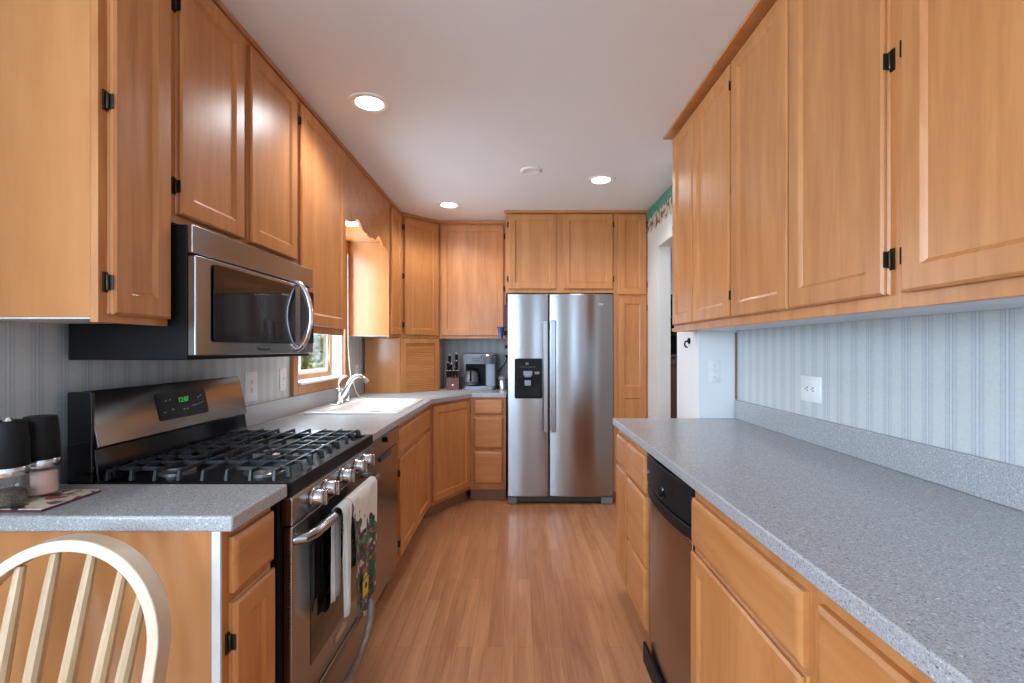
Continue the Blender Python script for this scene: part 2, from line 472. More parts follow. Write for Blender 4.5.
# floral border along the top of the doorway wall, scalloped lower edge
pts = []
y = 2.97
while y < 4.0:
    pts.append((y, 2.225 + .028 * abs(math.sin(PI * y / .13)))); y += .0125
poly = [(2.97, H - .002)] + pts + [(4.0, H - .002)]
o = MB().extr(poly, 1.070, 1.0745, 'x').build('wallpaper_border', 'border_paper')
tag(o, 'green and red floral border paper with scalloped edge above the doorway', 'wallpaper border')
# wood strip in the corner beside the return wall
o = struct(MB().box(1.172, 1.179, 2.604, 2.614, 1.016, 1.376).build('trim_1', 'toe_wood'))
# outdoors
struct(MB().box(-14, 14, -14, 16, -.35, -.2).build('ground', 'lawn'))


# ------------------------------------------------------------------ cabinets
T = .02


def add_door(parent, x0, x1, z0, z1, hinge=None, hz=(.085, .085), two=None, mid=False):
    pf = [(0, -.0005), (.004, -.006), (.0, -.010), (.0, -T + .005), (.006, -T), (.052, -T), (.056, -T + .003), (.062, -T + .009)]
    if two:                                                     # door with a mid rail
        m = MB()
        m.panel(x0, x1, z0, z1, [(0, -.0005), (0, -T + .005), (.006, -T + .001)])
        m.box(x0 + .006, x0 + .055, -T, -T + .002, z0 + .006, z1 - .006).box(x1 - .055, x1 - .006, -T, -T + .002, z0 + .006, z1 - .006)
        for a, b in ((z0 + .006, z0 + .06), (two - .028, two + .028), (z1 - .06, z1 - .006)):
            m.box(x0 + .055, x1 - .055, -T, -T + .002, a, b)
        m2 = MB()
        d = MB().panel(x0, x1, z0, two, pf[:4] + [(.0, -T + .001), (.05, -T), (.054, -T + .003), (.06, -T + .009)])
        d.panel(x0, x1, two, z1, pf[:4] + [(.0, -T + .001), (.05, -T), (.054, -T + .003), (.06, -T + .009)])
        o = d.build('door', 'maple_vertical', parent)
    else:
        o = MB().panel(x0, x1, z0, z1, pf).build('door', 'maple_vertical', parent)
    if hinge:
        zs = [z0 + hz[0], z1 - hz[1]] + ([(z0 + z1) / 2] if mid else [])
        xe = x0 if hinge == 'L' else x1; sg = -1 if hinge == 'L' else 1
        for z in zs:
            a, b = sorted((xe + sg * .0015, xe + sg * .0135))
            h = MB().box(a, b, -.004, -.0003, z - .024, z + .024)
            h.lathe([(.003, z - .019), (.0038, z - .017), (.0038, z + .017), (.003, z + .019)], (xe + sg * .005, -.0065, 0), 10)
            a, b = sorted((xe + sg * .0002, xe + sg * .0022))
            h.box(a, b, -T + .002, -.004, z - .018, z + .018)
            h.build('hinge', 'bronze', o)
    return o


def add_drawer(parent, x0, x1, z0, z1):
    return MB().panel(x0, x1, z0, z1, [(0, -.0005), (0, -T + .008), (.004, -T + .0045), (.013, -T), (.02, -T)]).build('drawer', 'maple_horizontal', parent)


def cabinet(name, label, cat, loc, rot, w, depth, z0, z1, doors=(), drawers=(), group=None, toe=False, poly=None, under=False, end=None):
    c = thing(name, label, cat, loc, rot, group)
    zb = z0 + (.012 if under else 0)
    ff = .019
    if poly:
        inv = (Matrix.Translation(loc) @ Matrix.Rotation(rot, 4, 'Z')).inverted()
        lp = [tuple((inv @ Vector((px, py, 0)))[:2]) for px, py in poly]
        MB().prism(lp, zb, z1).build('body', 'maple_end_panel', c, .001)
        fy = 0.0
        MB().box(.004, w - .004, -.004, -.0002, z0 + .0, z1 - .001).build('face_frame', 'maple_vertical', c, .001)
    else:
        MB().box(0, w, ff, depth, zb, z1).build('body', 'maple_end_panel', c, .001)
        MB().box(0, w, 0, ff - .0002, z0, z1).build('face_frame', 'maple_vertical', c, .0015)
    off = -.0042 if poly else 0
    kids = []
    for d in doors:
        kids.append(add_door(c, *d[:4], **(d[4] if len(d) > 4 else {})))
    for d in drawers:
        kids.append(add_drawer(c, *d))
    for k in kids:
        k.location.y = off
    if toe:
        if poly:
            MB().box(.02, w + .035, .055, .07, .001, z0 - .0005).build('toe_kick', 'toe_wood', c)
        else:
            MB().box(0, w, .06, depth - .02, .001, z0 - .0005).build('toe_kick', 'toe_wood', c)
    if under:
        MB().box(.003, w - .003, ff + .001, depth - .001, z0 + .008, zb - .0003).build('bottom_panel', 'white_laminate', c)
    return c


GWL = 'maple wall cabinets on the left wall'
LX = -.985        # face of the left wall cabinets
L90, R90 = PI / 2, -PI / 2
GW = 'maple wall cabinets'; GB = 'maple base cabinets'
DT = 2.392        # door tops
# left wall, front to back
cabinet('wall_cabinet', 'narrow wall cabinet with shiny wide side panel, left of the microwave above the pepper mills', 'cabinet',
        (LX, 1.134, 0), L90, .226, .324, 1.352, H - .002, [(.024, .216, 1.372, DT + .01, dict(hinge='L', hz=(.076, .521)))], group=GW, under=True)
cabinet('wall_cabinet', 'short two-door wall cabinet directly above the stainless microwave', 'cabinet',
        (LX, 1.3615, 0), L90, .774, .324, 1.650, H - .002,
        [(.026, .350, 1.675, DT, dict(hinge='L', hz=(.08, .115))), (.392, .760, 1.675, DT, dict(hinge='R'))], group=GW)
cabinet('wall_cabinet', 'tall single-door wall cabinet between the microwave and the sink window', 'cabinet',
        (LX, 2.137, 0), L90, .597, .324, 1.362, H - .002, [(.022, .578, 1.398, DT, dict(hinge='L'))], group=GW, under=True)
cabinet('wall_cabinet', 'very narrow wall cabinet with bright side panel, right of the sink window', 'cabinet',
        (LX, 3.69, 0), L90, .354, .324, 1.376, H - .002, [(.026, .338, 1.400, DT, dict(hinge='R', mid=True))], group=GW, under=True)
P1, P2 = (LX + .004, 4.047), (-.706, 4.328)
dl = math.hypot(P2[0] - P1[0], P2[1] - P1[1]); da = math.atan2(P2[1] - P1[1], P2[0] - P1[0])
CPOLY = [P1, P2, (-.706, 4.676), (-1.307, 4.676), (-1.307, 4.047)]
cabinet('wall_cabinet', 'diagonal corner wall cabinet above the tambour appliance garage', 'cabinet',
        (*P1, 0), da, dl, .3, 1.378, H - .002, [(.024, dl - .022, 1.404, DT, dict(hinge='L', mid=True))], group=GW, poly=CPOLY)
cabinet('wall_cabinet', 'wide single-door wall cabinet on the back wall above the coffee maker', 'cabinet',
        (-.703, 4.33, 0), 0, .598, .344, 1.378, H - .002, [(.014, .575, 1.404, DT, dict(hinge='R', hz=(.42, .1)))], group=GW, under=True)
cabinet('wall_cabinet', 'two-door wall cabinet over the refrigerator', 'cabinet',
        (-.102, 4.02, 0), 0, .895, .654, 1.752, H - .002,
        [(.024, .42, 1.782, 2.405, dict(hinge='L')), (.474, .889, 1.782, 2.405, dict(hinge='R'))], group=GW)
cabinet('pantry_cabinet', 'tall narrow pantry cabinet with two stacked doors right of the refrigerator', 'cabinet',
        (.794, 4.02, 0), 0, .277, .654, .1, H - .002,
        [(.037, .270, 1.735, 2.405, dict(hinge='R')), (.037, .270, .13, 1.712, dict(hinge='R', two=.93))], toe=True)

# valance over the sink window with its little soffit
V0, V1 = 2.7365, 3.6875; vc = (V0 + V1) / 2; vh = (V1 - V0) / 2
prof = [(0, 2.024), (.03, 2.032), (.06, 2.042), (.075, 2.040), (.09, 2.036), (.11, 2.038), (.14, 2.048), (.165, 2.064), (.19, 2.078), (.215, 2.086), (.24, 2.085), (.265, 2.077),
        (.29, 2.062), (.315, 2.048), (.345, 2.039), (.38, 2.035), (.42, 2.034), (vh, 2.036)]
low = [(vc - a, z) for a, z in reversed(prof)] + [(vc + a, z) for a, z in prof[1:]]
va = thing('window_valance', 'scalloped maple valance board over the sink window', 'valance', (0, 0, 0))
MB().extr(low + [(V1, H - .002), (V0, H - .002)], LX - .019, LX, 'x').build('valance_board', 'maple_horizontal', va, .002)
MB().box(-1.286, LX - .0195, V0, V1, 2.10, 2.115).build('soffit_board', 'maple_end_panel', va)

# crown strips against the ceiling
struct(MB().box(LX + .0005, LX + .012, 1.134, 4.043, 2.408, H - .001).build('trim_2', 'maple_horizontal', None, .002))
inv = Matrix.Translation((*P1, 0)) @ Matrix.Rotation(da, 4, 'Z')
struct(MB(inv).box(.0, dl, -.018, -.005, 2.408, H - .001).build('trim_3', 'maple_horizontal', None, .002))
struct(MB().box(-.70, -.106, 4.316, 4.3295, 2.408, H - .001).build('trim_4', 'maple_horizontal', None, .002))
struct(MB().box(-.115, 1.07, 3.985, 4.0195, 2.412, H - .001).build('trim_5', 'maple_horizontal', None, .003))
struct(MB().box(.783, .8365, .60, 2.61, 2.416, H - .001).build('trim_6', 'maple_horizontal', None, .003))

# right wall cabinets (local x runs toward the camera)
RX = .837
c = cabinet('wall_cabinet', 'wall cabinet with one slim and one wider door at the end near the doorway', 'cabinet',
            (RX, 2.594, 0), R90, .727, .341, 1.378, H - .016,
            [(.03, .315, 1.412, 2.396, {}), (.328, .714, 1.412, 2.396, dict(hinge='R'))], group=GW, under=True)
for z in (1.383, 1.668, 1.945, 2.215):
    s_ = .0
    m = MB().prism([(-.001, .014), (-.001, .13), (-.095, .13), (-.100, .11), (-.098, .03), (-.085, .015)], z, z + .018)
    m.build('end_shelf', 'maple_horizontal', c, .003)
cabinet('wall_cabinet', 'two-door wall cabinet in the middle of the run over the right counter', 'cabinet',
        (RX, 1.8665, 0), R90, .810, .341, 1.378, H - .016,
        [(.006, .392, 1.410, 2.396, dict(hinge='L', mid=True)), (.402, .781, 1.410, 2.396, dict(hinge='R', hz=(.079, .463)))], group=GW, under=True)
cabinet('wall_cabinet', 'wall cabinet over the right counter closest to the camera, cut by the frame', 'cabinet',
        (RX, 1.0560, 0), R90, .446, .341, 1.378, H - .016, [(.020, .432, 1.410, 2.396, dict(hinge='L', hz=(.079, .463)))], group=GW, under=True)

# base cabinets, left side
BX = -.672; BT = .8765
c = cabinet('base_cabinet', 'small peninsula base cabinet with plain side panel behind the spindle chair', 'cabinet',
            (BX, 1.098, 0), L90, .215, .634, .1, BT, [(.024, .206, .13, .70, dict(hinge='L', hz=(.07, .09)))], [(.024, .206, .722, .852)], group=GB, toe=True)
MB().box(.0, .0055, .001, .020, .1, BT).build('lit_edge_strip', 'white_laminate', c).location.x = -.0056  # white strip painted in for the lit edge of the side panel
cabinet('base_cabinet', 'sink base cabinet with false drawer front and two doors under the white sink', 'cabinet',
        (BX, 2.655, 0), L90, .966, .634, .1, BT,
        [(.035, .475, .125, .675, dict(hinge='L', hz=(.08, .08))), (.482, .925, .125, .675, {})], [(.035, .925, .70, .842)], group=GB, toe=True)
Q1, Q2 = (BX + .002, 3.628), (-.41, 4.083)
ql = math.hypot(Q2[0] - Q1[0], Q2[1] - Q1[1]); qa = math.atan2(Q2[1] - Q1[1], Q2[0] - Q1[0])
cabinet('base_cabinet', 'diagonal corner base cabinet with one tall door below the appliance garage', 'cabinet',
        (*Q1, 0), qa, ql, .3, .1, BT, [(.03, ql - .018, .128, .852, dict(hinge='R'))], group=GB, toe=True,
        poly=[Q1, Q2, (-.41, 4.655), (-1.300, 4.655), (-1.300, 3.628)])
cabinet('base_cabinet', 'narrow base cabinet with three drawers left of the refrigerator', 'cabinet',
        (-.407, 4.085, 0), 0, .305, .57, .1, BT, [], [(.036, .280, .735, .858), (.036, .280, .448, .710), (.036, .280, .150, .422)], group=GB, toe=True)
# base cabinets, right side
QX = .545
cabinet('base_cabinet', 'slim base cabinet at the far end of the right counter by the doorway', 'cabinet',
        (QX, 2.612, 0), R90, .250, .634, .1, BT, [(.02, .242, .125, .672, {})], [(.02, .242, .69, .836)], group=GB, toe=True)
cabinet('base_cabinet', 'three-drawer base cabinet between the slim far cabinet and the black-topped dishwasher', 'cabinet',
        (QX, 2.361, 0), R90, .352, .634, .1, BT, [], [(.012, .342, .682, .836), (.012, .342, .378, .668), (.012, .342, .115, .364)], group=GB, toe=True)
cabinet('base_cabinet', 'base cabinet with one drawer over one door, just in front of the right dishwasher', 'cabinet',
        (QX, 1.488, 0), R90, .607, .634, .1, BT, [(.012, .585, .125, .676, {})], [(.012, .585, .694, .836)], group=GB, toe=True)
cabinet('base_cabinet', 'base cabinet closest to the camera under the right counter, mostly out of frame', 'cabinet',
        (QX, .880, 0), R90, .66, .634, .1, BT, [(.022, .63, .125, .676, {})], [(.022, .63, .694, .836)], group=GB, toe=True)

# ------------------------------------------------------------------ worktops
c = thing('countertop', 'long speckled grey counter along the right wall with matching upstand', 'countertop', (0, 0, 0))
MB().box(.511, 1.178, .12, 2.612, .878, .914).build('counter_slab', 'countertop', c, .005, 3)
MB().box(1.160, 1.1785, .12, 2.594, .9143, 1.015).build('backsplash', 'countertop', c, .003)
c = thing('countertop', 'small speckled peninsula counter holding the pepper mills', 'countertop', (0, 0, 0))
MB().box(-1.307, -.64, 1.084, 1.345, .8775, .914).build('counter_slab', 'countertop', c, .006, 3)
MB().box(-1.309, -1.288, 1.084, 1.345, .9143, 1.012).build('backsplash', 'countertop', c, .003)
c = thing('countertop', 'speckled grey counter around the sink and the far corner', 'countertop', (0, 0, 0))
slab = MB().prism([(-1.307, 2.126), (-.64, 2.126), (-.64, 3.60), (-.388, 4.058), (-.097, 4.058), (-.097, 4.676), (-1.307, 4.676)], .8775, .914).build('counter_slab', 'countertop', c, .005, 3)
SX0, SX1, SY0, SY1 = -1.235, -.69, 2.77, 3.54
cut = MB().box(SX0 + .02, SX1 - .02, SY0 + .02, SY1 - .02, .8, 1).build('cut', 'countertop')
bo = slab.modifiers.new('hole', 'BOOLEAN'); bo.operation = 'DIFFERENCE'; bo.object = cut; bo.solver = 'EXACT'
dg = bpy.context.evaluated_depsgraph_get()
me = bpy.data.meshes.new_from_object(slab.evaluated_get(dg)); slab.modifiers.clear(); slab.data = me; bpy.data.objects.remove(cut)
MB().box(-1.309, -1.288, 2.128, 4.04, .9143, 1.014).build('backsplash', 'countertop', c, .003)
MB().box(-.70, -.10, 4.657, 4.678, .9143, 1.014).build('backsplash', 'countertop', c, .003)

# the sink base must leave room for the bowl: shorten nothing visible, bowl is shallow
s = thing('kitchen_sink', 'white enamel drop-in sink below the window', 'sink', (0, 0, .9145))
r0 = [rrect(SX0, SX1, SY0, SY1, .03, 0.0), rrect(SX0, SX1, SY0, SY1, .03, .006), rrect(SX0 + .006, SX1 - .006, SY0 + .006, SY1 - .006, .028, .011),
      rrect(SX0 + .10, SX1 - .035, SY0 + .035, SY1 - .035, .05, .010), rrect(SX0 + .108, SX1 - .043, SY0 + .043, SY1 - .043, .05, .002),
      rrect(SX0 + .115, SX1 - .05, SY0 + .05, SY1 - .05, .05, -.026), rrect(SX0 + .15, SX1 - .085, SY0 + .085, SY1 - .085, .05, -.0345)]
m = MB(); m.rings(r0, cap=False); n = len(r0[0]); m.add(r0[-1], [tuple(range(n))])
m.build('basin', 'enamel', s, ang=50)
MB().lathe([(.002, -.0340), (.038, -.0340), (.042, -.0325), (.030, -.0315), (.002, -.033)], (-.93, 3.16, 0)).build('drain', 'chrome', s)

# faucet
f = thing('faucet', 'chrome single-lever faucet with arched spout behind the sink', 'faucet', (-1.185, 3.21, .9255))
m = MB().lathe([(.030, 0), (.031, .006), (.024, .012), (.023, .07), (.026, .085), (.022, .10), (.010, .105)], (0, 0, 0))
m.box(-.028, .028, -.11, .11, 0.0002, .007)
m.build('faucet_body', 'chrome', f, .002)
pts = [(.015, 0, .045), (.04, 0, .085), (.062, 0, .13), (.085, 0, .165), (.112, 0, .182), (.142, 0, .182), (.168, 0, .165), (.186, 0, .142)]
MB().tube(pts, [.019, .018, .016, .0145, .014, .014, .015, .017], 12).build('spout', 'chrome', f)
MB().tube([(0, 0, .10), (-.006, 0, .13), (.002, 0, .152), (.028, 0, .176), (.042, 0, .186)], [.018, .016, .011, .008, .009], 10, flat=.7).build('lever', 'chrome', f)
sp_ = thing('side_sprayer', 'small chrome sprayer on the sink deck right of the faucet', 'sprayer', (-1.19, 3.39, .9255))
MB().lathe([(.021, 0), (.022, .006), (.015, .012), (.013, .035)], (0, 0, 0)).build('sprayer_base', 'chrome', sp_)
MB().lathe([(.0125, .0352), (.016, .05), (.018, .075), (.013, .082)], (0, 0, 0)).build('sprayer_head', 'grey_plastic', sp_)

# blind cord hanging down the right window casing
pts = [(-1.278, 3.63, 2.0), (-1.277, 3.63, 1.6), (-1.275, 3.63, 1.3), (-1.262, 3.625, 1.15), (-1.255, 3.63, 1.08), (-1.24, 3.65, 1.02), (-1.225, 3.66, .96), (-1.20, 3.665, .922), (-1.16, 3.68, .918)]
tag(MB().tube(pts, .0032, 6).build('blind_cord', 'cord_white'), 'thin white cord hanging beside the sink window', 'cord')

# ------------------------------------------------------------------ appliance garage
G1, G2 = (-.992, 4.052), (-.712, 4.332)
gl_ = math.hypot(G2[0] - G1[0], G2[1] - G1[1])
ag = thing('appliance_garage', 'corner appliance garage with closed tambour door on the far counter', 'appliance garage', (*G1, 0), da)
inv = (Matrix.Translation((*G1, 0)) @ Matrix.Rotation(da, 4, 'Z')).inverted()
lp = [tuple((inv @ Vector((px, py, 0)))[:2]) for px, py in [G1, G2, (-.712, 4.65), (-1.285, 4.65), (-1.285, 4.052)]]
MB().prism(lp, .915, 1.376).build('body', 'maple_end_panel', ag, .001)
m = MB().box(.002, .05, -.020, -.0003, .915, 1.376).box(gl_ - .05, gl_ - .002, -.020, -.0003, .915, 1.376).box(.05, gl_ - .05, -.020, -.0003, 1.335, 1.376).box(.05, gl_ - .05, -.020, -.0003, .915, .935)
m.build('face_frame', 'maple_vertical', ag, .001)
pr = [(.0, .936)]
k = 24; dz = (1.334 - .936) / k
for i in range(k):
    za = .936 + i * dz
    pr += [(-.003, za + .0005), (-.0065, za + dz * .3), (-.0065, za + dz * .7), (-.003, za + dz - .0005)]
pr += [(.0, 1.334)]
MB().extr([(a - .0006, b) for a, b in pr], .051, gl_ - .051, 'x').build('tambour_door', 'maple_horizontal', ag, ang=20)

# ------------------------------------------------------------------ gas range
SW = .766
st = thing('gas_range', 'stainless gas range with black grates between the peninsula and dishwasher', 'range', (-.640, 1.352, 0), L90)
MB().box(0, SW, .03, .622, .055, .872).build('body', 'black_satin', st, .002)
m = MB()
for x in (.05, SW - .05):
    for y_ in (.09, .58):
        m.lathe([(.018, .001), (.018, .02), (.008, .022), (.008, .056)], (x, y_, 0), 10)
m.build('foot', 'black_rubber', st)
# cooktop: black pan with raised rim and thick glossy front lip
m = MB().box(0, SW, -.004, .62, .8725, .900)
m.box(0, SW, -.006, .018, .8725, .9155).box(0, .016, .018, .60, .90, .9125).box(SW - .016, SW, .018, .60, .90, .9125)
m.build('cooktop', 'black_satin', st, .005, 3)
# control panel, knobs
MB().extr([(-.004, .790), (.028, .790), (.028, .8715), (.002, .8715), (-.006, .862)], .008, SW, 'x').build('control_panel', 'steel', st, .003)
for x in (.140, .240, .390, .535, .635):
    kb = MB().lathe([(.028, -.0065), (.029, -.010), (.0255, -.014), (.024, -.036), (.021, -.041), (.002, -.0415)], (x, 0, .832), 22, 'y')
    kb = kb.build('knob', 'knob_steel', st)
    MB().box(x - .005, x + .005, -.052, -.0416, .809, .855).build('knob_grip', 'knob_steel', kb, .002)
# oven door
dr = MB().box(.016, SW - .004, -.002, .028, .222, .784)
dr = dr.build('oven_door', 'steel_dark', st, .006, 3)
MB().panel(.135, SW - .135, .315, .685, [(0, -.0022), (0, -.0035), (.004, -.0045)]).build('oven_window', 'oven_glass', dr)
m = MB()
for i in range(26):
    m.box(.0155, .0175, .006, .012, .50 + i * .0085, .504 + i * .0085)
m.build('side_vent', 'black_satin', dr)
hp = [(.035, 0.0, .742), (.04, -.028, .745), (.07, -.044, .748)] + [(.07 + (SW - .14) * i / 14, -.044 - .018 * math.sin(PI * i / 14), .748 + .012 * math.sin(PI * i / 14)) for i in range(1, 14)] + [(SW - .07, -.044, .748), (SW - .04, -.028, .745), (SW - .035, 0, .742)]
MB().tube(hp, .0155, 12).build('handle', 'steel', dr)
m = MB().box(.33, .44, -.0055, -.0022, .262, .286)
bd = m.build('badge', 'knob_steel', dr, .001)
# storage drawer with arched handle
dw = MB().box(.016, SW - .004, -.002, .028, .062, .212).build('storage_drawer', 'steel_dark', st, .006, 3)
hp = [(.03 + (SW - .06) * i / 16, -.002 - .05 * math.sin(PI * i / 16) ** .6, .195 - .055 * math.sin(PI * i / 16)) for i in range(17)]
MB().tube(hp, .014, 10).build('handle', 'steel_dark', dw)
# backguard
bg = MB().extr([(.543, 1.012), (.546, 1.006), (.600, 1.006), (.618, 1.10), (.618, 1.165), (.584, 1.170), (.577, 1.163)], .0125, SW - .004, 'x').build('backguard', 'steel', st, .004, 3)
m = MB().box(0, .012, .552, .622, .9005, 1.168)
m.extr([(.542, .905), (.622, .905), (.622, 1.0055), (.554, 1.0055)], .012, SW, 'x')
m.build('backguard_base', 'black_gloss', st, .004)
# sloping display on the backguard face
sl = Vector((0, .034, .151)).normalized(); nx = Vector((0, -.151, .034)).normalized()
MD = Matrix(((1, 0, 0, SW / 2), (0, sl.y, nx.y, .5600), (0, sl.z, nx.z, 1.093), (0, 0, 0, 1)))
MB(MD).rings([rrect(-.125, .125, -.047, .047, .01, .0002), rrect(-.125, .125, -.047, .047, .01, .0022)]).build('display', 'black_gloss', bg)
text_mesh('clock_digits', '12:07', .024, 'clock_digits', bg, MD @ Matrix.Translation((.0, .014, .0032)))
m = MB(MD)
for ix, iy in ((-.1, -.02), (-.085, .018), (-.065, .02), (-.06, -.015), (-.005, -.02), (.012, -.02), (.045, -.012), (.06, -.012), (.08, .015), (.095, .02), (.08, -.008), (.097, -.005)):
    m.box(ix - .004, ix + .004, iy - .002, iy + .002, .0022, .0027)
m.build('display_marks', 'knob_steel', bg)
# burners and grates
for i, (x, y_, r) in enumerate([(.165, .15, .05), (.165, .43, .04), (.385, .29, .055), (.61, .15, .05), (.61, .43, .036)]):
    b_ = MB().lathe([(r + .012, .9002), (r + .012, .908), (r, .914), (r - .004, .921), (.004, .922)], (x, y_, 0)).build('burner', 'burner_metal', st)
    MB().lathe([(r - .006, .9222), (r - .004, .926), (r - .01, .931), (.004, .9325)], (x, y_, 0)).build('burner_cap', 'cast_iron', b_)


def bar(m, p, q, w=.0068, zt=.943, h=.011, leg=(True, True), base=.9135):
    """grate bar from p to q (local x, y) with its ends turned down"""
    p, q = Vector(p), Vector(q); d = (q - p).normalized(); n = Vector((-d.y, d.x)) * w / 2
    def blk(a, b, z0, z1, w2=1.0):
        m.rings([[(*(a - n), z0), (*(a + n), z0), (*(a + n), z1), (*(a - n), z1)], [(*(b - n), z0), (*(b + n), z0), (*(b + n), z1), (*(b - n), z1)]])
    blk(p, q, zt - h, zt)
    for e, on, s_ in ((p, leg[0], 1), (q, leg[1], -1)):
        if on:
            a = e; b = e + d * .008 * s_
            c0 = e - d * .005 * s_; c1 = e + d * .010 * s_
            m.rings([[(*(c0 - n * 1.5), base), (*(c1 - n * 1.5), base), (*(c1 + n * 1.5), base), (*(c0 + n * 1.5), base)],
                     [(*(a - n), zt - .001), (*(b - n), zt - .001), (*(b + n), zt - .001), (*(a + n), zt - .001)]])


for gx0, gx1 in ((.022, .262), (.266, .500), (.504, .744)):
    m = MB(); xc = (gx0 + gx1) / 2
    for i in range(8):
        y_ = .055 + .068 * i
        bar(m, (gx0 + .004, y_), (gx1 - .004, y_), leg=(True, True), zt=.943 if i in (0, 7) else .945)
    bar(m, (xc, .030), (xc, .552), zt=.944)
    for dx in (-.075, .075):
        bar(m, (xc + dx, .030), (xc + dx, .19), zt=.9435, leg=(True, False))
        bar(m, (xc + dx, .392), (xc + dx, .552), zt=.9435, leg=(False, True))
    m.build('grate', 'cast_iron', st, .001, 1)

# dish towels over the oven handle
def towel(name, label, mat, y0, y1, zf, zb, xh, seed):
    rnd = random.Random(seed); m = MB(); cols = 26; rows = []
    zt = .778; path = []
    for i in range(12): path.append(('f', zf + (zt - .016 - zf) * i / 11))
    for i in range(7): path.append(('a', i))
    for i in range(9): path.append(('b', zt - .016 - (zt - .016 - zb) * i / 8))
    P = []
    for kind, z in path:
        row = []
        for j in range(cols + 1):
            y_ = y0 + (y1 - y0) * j / cols
            ph = math.sin(j * .55 + seed) * .006 + math.sin(j * 1.13 + 2) * .003
            if kind == 'f':
                k = (zt - z) / .4; sh = .06 * k * ((j / cols) - .5)
                row.append((xh + .018 + ph * min(1, k * 2.5) + .002, y_ - sh, z + .02 * math.sin(j * .3 + seed) * (1 if z < zf + .02 else .2)))
            elif kind == 'a':
                a = PI * z / 6
                row.append((xh + .018 * math.cos(a), y_, zt - .016 + .020 * math.sin(a)))
            else:
                k = (zt - z) / .4
                row.append((xh - .018 + ph * min(.6, k), y_, z))
        P.append(row)
    n = cols + 1
    vs = [p for r in P for p in r]
    fs = [(a * n + b, a * n + b + 1, (a + 1) * n + b + 1, (a + 1) * n + b) for a in range(len(P) - 1) for b in range(cols)]
    m.add(vs, fs); o = m.build(name, mat, None, ang=80)
    so = o.modifiers.new('s', 'SOLIDIFY'); so.thickness = .002; so.offset = 0
    return o


o = towel('dish_towel', '', 'towel_print', 1.640, 1.925, .335, .50, -.581, 1)
tag(o, 'white dish towel printed with leaves and a yellow birdhouse on the oven handle', 'dish towel')
m = MB().extr([(1.72, .400), (1.72, .462), (1.748, .482), (1.777, .462), (1.777, .400)], -.5525, -.5505, 'x')
bh = m.build('birdhouse_print', 'yellow_print', o)
m = MB().lathe([(.011, -.5503), (.011, -.5498)], (0, 1.75, .435), 14, 'x')
m.box(-.5504, -.5498, 1.716, 1.781, .460, .465)
m.build('birdhouse_hole', 'black_print', bh)
o = towel('dish_towel', '', 'towel_plain', 1.552, 1.634, .43, .47, -.580, 4)
tag(o, 'plain pale towel hanging left of the printed towel on the oven handle', 'dish towel')

# ------------------------------------------------------------------ microwave
MW_, MH = .806, .386
mw = thing('microwave', 'stainless over-the-range microwave with black window under the left wall cabinets', 'microwave', (-.927, 1.372, 1.257), L90)
MB().box(0, MW_, .012, .350, 0, MH).build('body', 'black_satin', mw, .003)
MB().bow(0, MW_, .305, MH, -.004, .0118, .004).build('vent_trim', 'steel', mw, .003)
dr = MB().bow(0, .662, .012, .299, -.013, .0118, .003).build('door', 'steel', mw, .004)
MB().rings([[(x, -.0175 , z) for x, _, z in [(p[0], 0, p[1]) for p in rrect(.072, .60, .052, .285, .012, 0)]],
            [(p[0], -.0200, p[1]) for p in rrect(.072, .60, .052, .285, .012, 0)]]).build('window', 'black_gloss', dr)
MB().rings([[(p[0], -.0202, p[1]) for p in rrect(.115, .56, .085, .255, .006, 0)],
            [(p[0], -.0206, p[1]) for p in rrect(.115, .56, .085, .255, .006, 0)]]).build('window_screen', 'oven_glass', dr)
hp = [(.632, -.004, .028), (.632, -.026, .036)] + [(.632, -.026 - .042 * math.sin(PI * i / 12) ** .8, .036 + .262 * i / 12) for i in range(1, 12)] + [(.632, -.026, .298), (.632, -.004, .306)]
MB().tube(hp, .0115, 12).build('handle', 'chrome', dr)
m = MB()
for i in range(7): m.box(.325 + i * .011, .332 + i * .011, -.0186, -.0176, .027, .033 + (.003 if i % 3 == 0 else 0))
m.build('badge', 'dark_grey', dr)
cp = MB().bow(.665, MW_, .012, .299, -.004, .0118, .004).build('control_panel', 'steel_dark', mw, .003)
MB().rings([[(p[0], -.0075, p[1]) for p in rrect(.672, .80, .055, .283, .008, 0)], [(p[0], -.0090, p[1]) for p in rrect(.672, .80, .055, .283, .008, 0)]]).build('keypad', 'black_gloss', cp)

# ------------------------------------------------------------------ dishwashers
d = thing('dishwasher', 'stainless dishwasher beside the range under the sink counter', 'dishwasher', (-.662, 2.127, 0), L90)
MB().box(0.002, .522, .022, .60, .10, .872).build('body', 'dark_grey', d)
dd = MB().box(.004, .520, -.004, .0215, .105, .775).build('door_panel', 'steel_dark', d, .004)
MB().extr([(-.012, .785), (-.004, .779), (.0215, .779), (.0215, .872), (-.002, .872), (-.010, .862)], .004, .520, 'x').build('control_panel', 'steel_dark', d, .002)
MB().lathe([(.014, -.0105), (.014, -.022), (.010, -.025), (.001, -.0252)], (.24, 0, .845), 16, 'y').build('knob', 'black_satin', d)
MB().box(.17, .36, -.013, -.0042, .748, .772).build('handle', 'dark_grey', dd, .003)
MB().box(.004, .520, .05, .06, .004, .0995).build('toe_panel', 'black_satin', d)

